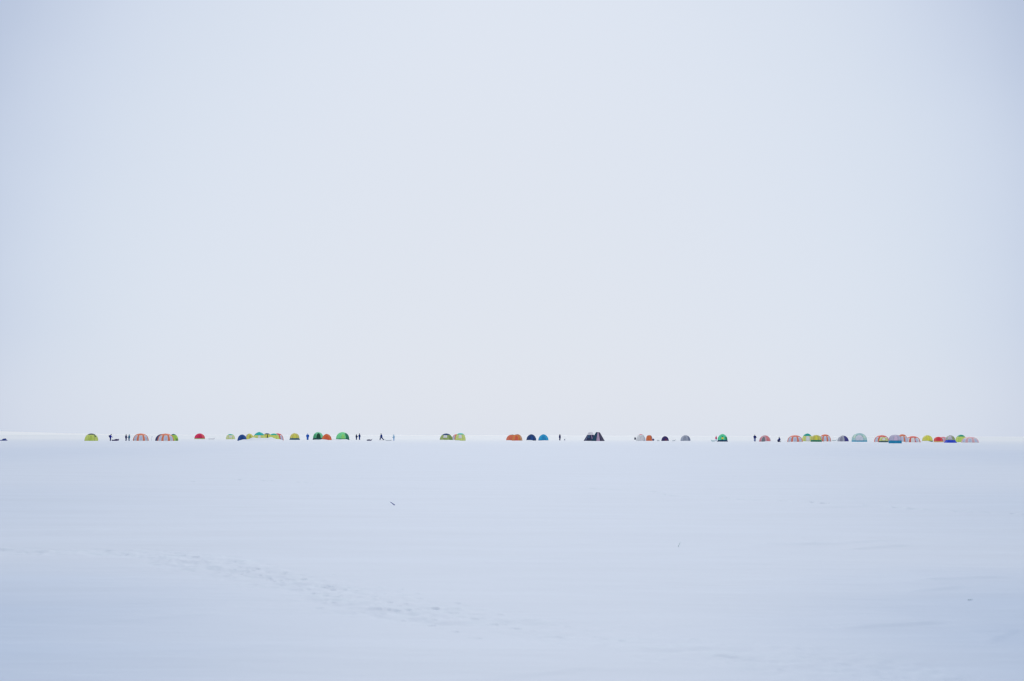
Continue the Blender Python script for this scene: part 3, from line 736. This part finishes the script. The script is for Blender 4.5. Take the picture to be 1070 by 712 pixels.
t, X, D, z = sled((118.2, 125.2, 460.8), 'long dark purple sled on the snow in front of a standing person', (46, 34, 84), rope=False)
duffel(X + 0.35, D, z + 0.03, 'dark purple gear bag lying on the long dark sled', (40, 26, 80), 1.0, 0.17)
t, X, D, z = sled((383.8, 389.4, 460.6), 'dark grey sled lying between two groups of people right of the green tent', (84, 82, 108), rope=False)
duffel(X - 0.1, D, z + 0.03, 'dark grey gear bag lying on the dark grey sled', (76, 72, 100), 0.9, 0.15)
sled((402.6, 409.8, 460.6), 'pale grey empty sled between a striding person and a pale blue person', (176, 184, 200), face=180, hgt=0.14)
sled((218.6, 225.6, 459.4), 'pale lilac sled with upturned nose right of the crimson tent', (196, 198, 216), hgt=0.20, rope=False)
sled((868.6, 873.6, 460.9), 'pale grey blue sled between a striped tent and a grey indigo tent', (170, 184, 206), rope=False)
sled((742.6, 746.6, 461.5), 'pale teal grey sled left of a person in crimson', (150, 180, 190), rope=False, face=180)
sled((702.4, 705.6, 461.2), 'small pale grey sled between a dark purple and a grey tent', (176, 182, 200), rope=False)

def bucket(px, label, col, D=None, lid=None, h=0.42):
    x, yb = px; D = D or dist(x, yb); X = wx(x, D); z = gz(X, D) - 0.02
    t = thing('bucket', label, 'bucket', (X, D, z), 0.4, 'buckets on the ice')
    r = h * 0.42
    V, Fc = [], []
    n = 20
    prof = [(0.0, 0.0), (r * .82, 0.0), (r * .97, h * .93), (r * 1.06, h * .94), (r * 1.06, h), (r * .94, h), (r * .8, 0.03), (0.0, 0.03)]
    for rr_, zz in prof:
        for k in range(n): V.append((rr_ * math.cos(2 * PI * k / n), rr_ * math.sin(2 * PI * k / n), zz))
    for j in range(len(prof) - 1):
        for k in range(n): Fc.append((j * n + k, j * n + (k + 1) % n, (j + 1) * n + (k + 1) % n, (j + 1) * n + k))
    mesh_obj('pail', V, Fc, plain('pail_plastic', col, .45), t)
    mesh_obj('handle', *tube([(r * 1.05 * math.cos(a), -0.05 * math.sin(a), h * .9 + r * .9 * math.sin(a)) for a in [PI * i / 10 for i in range(11)]], 0.009, 5), plain('wire', (90, 94, 104)), t)
    return t
bucket((590.2, 460.4), 'small pale grey bucket on the snow right of a lone person', (150, 154, 170))
bucket((663.6, 459.4), 'dark grey bucket standing just left of the pale grey tent with crimson cap', (64, 66, 82), D=520, h=0.85)

X, D = wx(681.4, 409), 409.0
duffel(X, D - 3, gz(X, D - 3), 'dark grey upright gear bag beside the tiny orange tent', (84, 78, 110), 0.55, 0.30, 1.2)
D = dist(687.6, 461.1); X = wx(687.6, D)
duffel(X, D, gz(X, D), 'pale grey gear bag between the tiny orange and dark purple tents', (178, 182, 196), 0.8, 0.13)

def gear_pile():
    D = dist(5, 460.8); X0, X1 = wx(-1.2, D), wx(9.9, D); L = X1 - X0
    X = (X0 + X1) / 2; z = gz(X, D) - 0.03
    t = thing('covered_gear', 'low dark blue tarpaulin over gear on the ice, at the left edge of the picture', 'tarpaulin', (X, D, z))
    V, Fc = [], []
    nx, ny = 36, 12
    for j in range(ny + 1):
        for i in range(nx + 1):
            u, v = i / nx, j / ny
            edge = min(1, u * 6) * min(1, (1 - u) * 5) * math.sin(PI * v) ** 0.6
            hh = 0.30 + 0.34 * math.exp(-((u - 0.72) / 0.13) ** 2) + 0.08 * math.sin(u * 14) + 0.05 * math.sin(v * 9 + u * 20)
            V.append(((u - .5) * L, (v - .5) * 1.5, -0.03 + hh * edge))
    for j in range(ny):
        for i in range(nx): a = j * (nx + 1) + i; Fc.append((a, a + 1, a + nx + 2, a + nx + 1))
    mesh_obj('tarpaulin', V, Fc, plain('tarpaulin', (10, 42, 104), .6), t)
    for i, x in enumerate((-0.3, 0.05, 0.28)):
        pts = [(x * L, (v / 10 - .5) * 1.46, -0.01 + (0.34 + 0.34 * math.exp(-((x + .5 - .72) / .13) ** 2) + 0.08 * math.sin((x + .5) * 14)) * max(0, math.sin(PI * v / 10)) ** .6) for v in range(11)]
        mesh_obj('lashing_rope', *tube(pts, 0.012, 5), plain('rope', (60, 60, 80)), t)
gear_pile()

def stake(x, yt, yb, label):
    D = dist(x, yb); X = wx(x, D); z = gz(X, D)
    h = (yb - yt) * D / F
    t = thing('marker_stake', label, 'stake', (X, D, z), 0.2)
    mesh_obj('rod', *tube([(0, 0, -0.2), (0.02, 0, h * .5), (0.05, 0, h)], 0.022, 7), plain('stake_wood', (110, 116, 140)), t)
    mesh_obj('flag', [(0.05, 0, h), (0.05, 0, h - .2), (0.30, 0.05, h - .10)], [(0, 1, 2)], plain('flag_cloth', (140, 146, 172)), t)
stake(159.6, 456.2, 460.5, 'thin grey stake with a small flag between two orange striped tents')

# ------------------------------------------------------------------ litter of twigs blown onto the snow
def twig(px, label, L, r, ang, tilt, col, forks):
    x, y = px; X, D = g_at(x, y); z = gz(X, D)
    t = thing('twig', label, 'twig', (X, D, z + r * .6), ang)
    d = Vector((math.cos(tilt), 0, math.sin(tilt)))
    pts = [d * (L * (i / 5 - 0.5)) + Vector((0, 0.05 * L * math.sin(i * 1.9), max(0, math.sin(tilt)) * L * .5 + 0.02 * L * math.sin(i * 2.3))) for i in range(6)]
    mt = plain('bark', col, .8)
    mesh_obj('stem', *tube(pts, [r, r * .95, r * .85, r * .7, r * .5, r * .3], 7), mt, t)
    for k, (u, a, l) in enumerate(forks):
        p = pts[u]; q = p + Vector((math.cos(a) * l, math.sin(a) * l * .6, abs(math.sin(a)) * l * .5))
        mesh_obj('side_shoot', *tube([p, (p + q) / 2 + Vector((0, 0, l * .08)), q], [r * .5, r * .4, r * .15], 6), mt, t)
twig((411.0, 527.2), 'small dark broken twig poking out of the snow in the middle distance', 0.125, 0.012, PI + 0.1, 0.62, (86, 92, 134), [(2, 0.8, .05), (3, -0.9, .04)])
twig((709.0, 569.0), 'small faded upright twig sticking out of the snow at right of centre', 0.075, 0.006, 0.2, 1.15, (166, 178, 202), [(3, 0.5, .03)])
twig((1010.0, 623.5), 'tiny grey twig lying flat on the bluish snow near the right edge', 0.05, 0.006, 0.1, 0.12, (160, 172, 198), [(2, 0.9, .02)])

# ------------------------------------------------------------------ sky and light
SUN_EL, SUN_AZ = R(34), R(0)      # azimuth from +Y (the way the camera looks), veiled by cloud
wd = bpy.data.worlds.new('World'); S.world = wd; wd.use_nodes = True
nt = wd.node_tree; N, L = nt.nodes, nt.links
for n in list(N): N.remove(n)
out = N.new('ShaderNodeOutputWorld')
sky = N.new('ShaderNodeTexSky'); sky.sky_type = 'NISHITA'; sky.sun_disc = False
sky.sun_elevation = SUN_EL; sky.sun_rotation = SUN_AZ; sky.air_density = 1.0; sky.dust_density = 2.0
bg1 = N.new('ShaderNodeBackground'); bg1.inputs['Strength'].default_value = 0.08; L.new(sky.outputs['Color'], bg1.inputs['Color'])
# a closed deck of thin cloud, brightest ahead, lens-like falloff painted into its sides, greyer overhead
tc = N.new('ShaderNodeTexCoord')
nrm = N.new('ShaderNodeVectorMath'); nrm.operation = 'NORMALIZE'; L.new(tc.outputs['Generated'], nrm.inputs[0])
dt = N.new('ShaderNodeVectorMath'); dt.operation = 'DOT_PRODUCT'; L.new(nrm.outputs[0], dt.inputs[0])
_c = Vector((0, math.cos(R(5)), math.sin(R(5)))); dt.inputs[1].default_value = _c
ac = N.new('ShaderNodeMath'); ac.operation = 'ARCCOSINE'; L.new(dt.outputs['Value'], ac.inputs[0])
cl = N.new('ShaderNodeTexNoise'); cl.inputs['Scale'].default_value = 5.0; cl.inputs['Detail'].default_value = 4; L.new(nrm.outputs[0], cl.inputs['Vector'])
ma = N.new('ShaderNodeMath'); ma.operation = 'MULTIPLY_ADD'; ma.inputs[1].default_value = 0.05; L.new(cl.outputs['Fac'], ma.inputs[0]); L.new(ac.outputs[0], ma.inputs[2])
mr = N.new('ShaderNodeMapRange'); mr.inputs['From Min'].default_value = 0.025; mr.inputs['From Max'].default_value = 0.025 + R(60); L.new(ma.outputs[0], mr.inputs['Value'])
rp = N.new('ShaderNodeValToRGB'); cr = rp.color_ramp; cr.interpolation = 'EASE'
def C(r, g, b): return (lin(r), lin(g), lin(b), 1)
cr.interpolation = 'B_SPLINE'
cr.elements[0].position = 0.0; cr.elements[0].color = C(219, 226, 238)
cr.elements[1].position = 1.0; cr.elements[1].color = C(214, 219, 227)
for p, c in ((0.08, (219, 226, 238)), (0.16, (218, 226, 239)), (0.22, (216, 225, 239)), (0.27, (212, 222, 237)), (0.31, (206, 217, 235)), (0.345, (196, 208, 229)), (0.38, (180, 194, 219)), (0.42, (170, 185, 212)), (0.48, (180, 194, 217)), (0.62, (202, 211, 226))):
    e = cr.elements.new(p); e.color = C(*c)
L.new(mr.outputs[0], rp.inputs['Fac'])
# ground haze: the lowest few degrees of sky are whitened by blowing snow
sp = N.new('ShaderNodeSeparateXYZ'); L.new(nrm.outputs[0], sp.inputs[0])
hz = N.new('ShaderNodeMapRange'); hz.interpolation_type = 'SMOOTHSTEP'; hz.inputs['From Min'].default_value = 0.0; hz.inputs['From Max'].default_value = math.sin(R(4.5))
hz.inputs['To Min'].default_value = 0.30; hz.inputs['To Max'].default_value = 0.0; L.new(sp.outputs['Z'], hz.inputs['Value'])
hm = N.new('ShaderNodeMix'); hm.data_type = 'RGBA'; hm.inputs[7].default_value = C(221, 227, 239)
L.new(hz.outputs[0], hm.inputs[0]); L.new(rp.outputs['Color'], hm.inputs[6])
bg2 = N.new('ShaderNodeBackground'); bg2.inputs['Strength'].default_value = 1.0; L.new(hm.outputs[2], bg2.inputs['Color'])
mx = N.new('ShaderNodeMixShader'); mx.inputs[0].default_value = 0.96
L.new(bg1.outputs[0], mx.inputs[1]); L.new(bg2.outputs[0], mx.inputs[2]); L.new(mx.outputs[0], out.inputs['Surface'])

sd = bpy.data.lights.new('sun', 'SUN'); sd.energy = 0.8; sd.angle = R(30); sd.color = (1.0, 0.965, 0.92)
so = bpy.data.objects.new('sun', sd); COL.objects.link(so)
dirv = Vector((math.sin(SUN_AZ) * math.cos(SUN_EL), math.cos(SUN_AZ) * math.cos(SUN_EL), math.sin(SUN_EL)))
so.rotation_euler = dirv.to_track_quat('Z', 'Y').to_euler()
so.location = dirv * 60

# ------------------------------------------------------------------ camera
cd = bpy.data.cameras.new('camera'); cd.sensor_width = 36; cd.lens = 50
cd.clip_start = 0.1; cd.clip_end = 20000
cd.dof.use_dof = True; cd.dof.focus_distance = 370; cd.dof.aperture_fstop = 4.0
co = bpy.data.objects.new('camera', cd); COL.objects.link(co)
pitch = math.atan((HOR - 356) / F)
M = Matrix.Rotation(PI / 2 + pitch, 4, 'X') @ Matrix.Rotation(R(ROLL), 4, 'Z')
co.matrix_world = Matrix.Translation((0, 0, CAM_H)) @ M
S.camera = co

S.render.engine = 'CYCLES'
S.cycles.use_denoising = True
S.cycles.max_bounces = 6
S.render.filter_size = 1.2 if hasattr(S.render, 'filter_size') else 1.5
S.cycles.filter_width = 1.35
S.view_settings.view_transform = 'Standard'
S.view_settings.look = 'None'
S.view_settings.exposure = 0
S.view_settings.gamma = 1
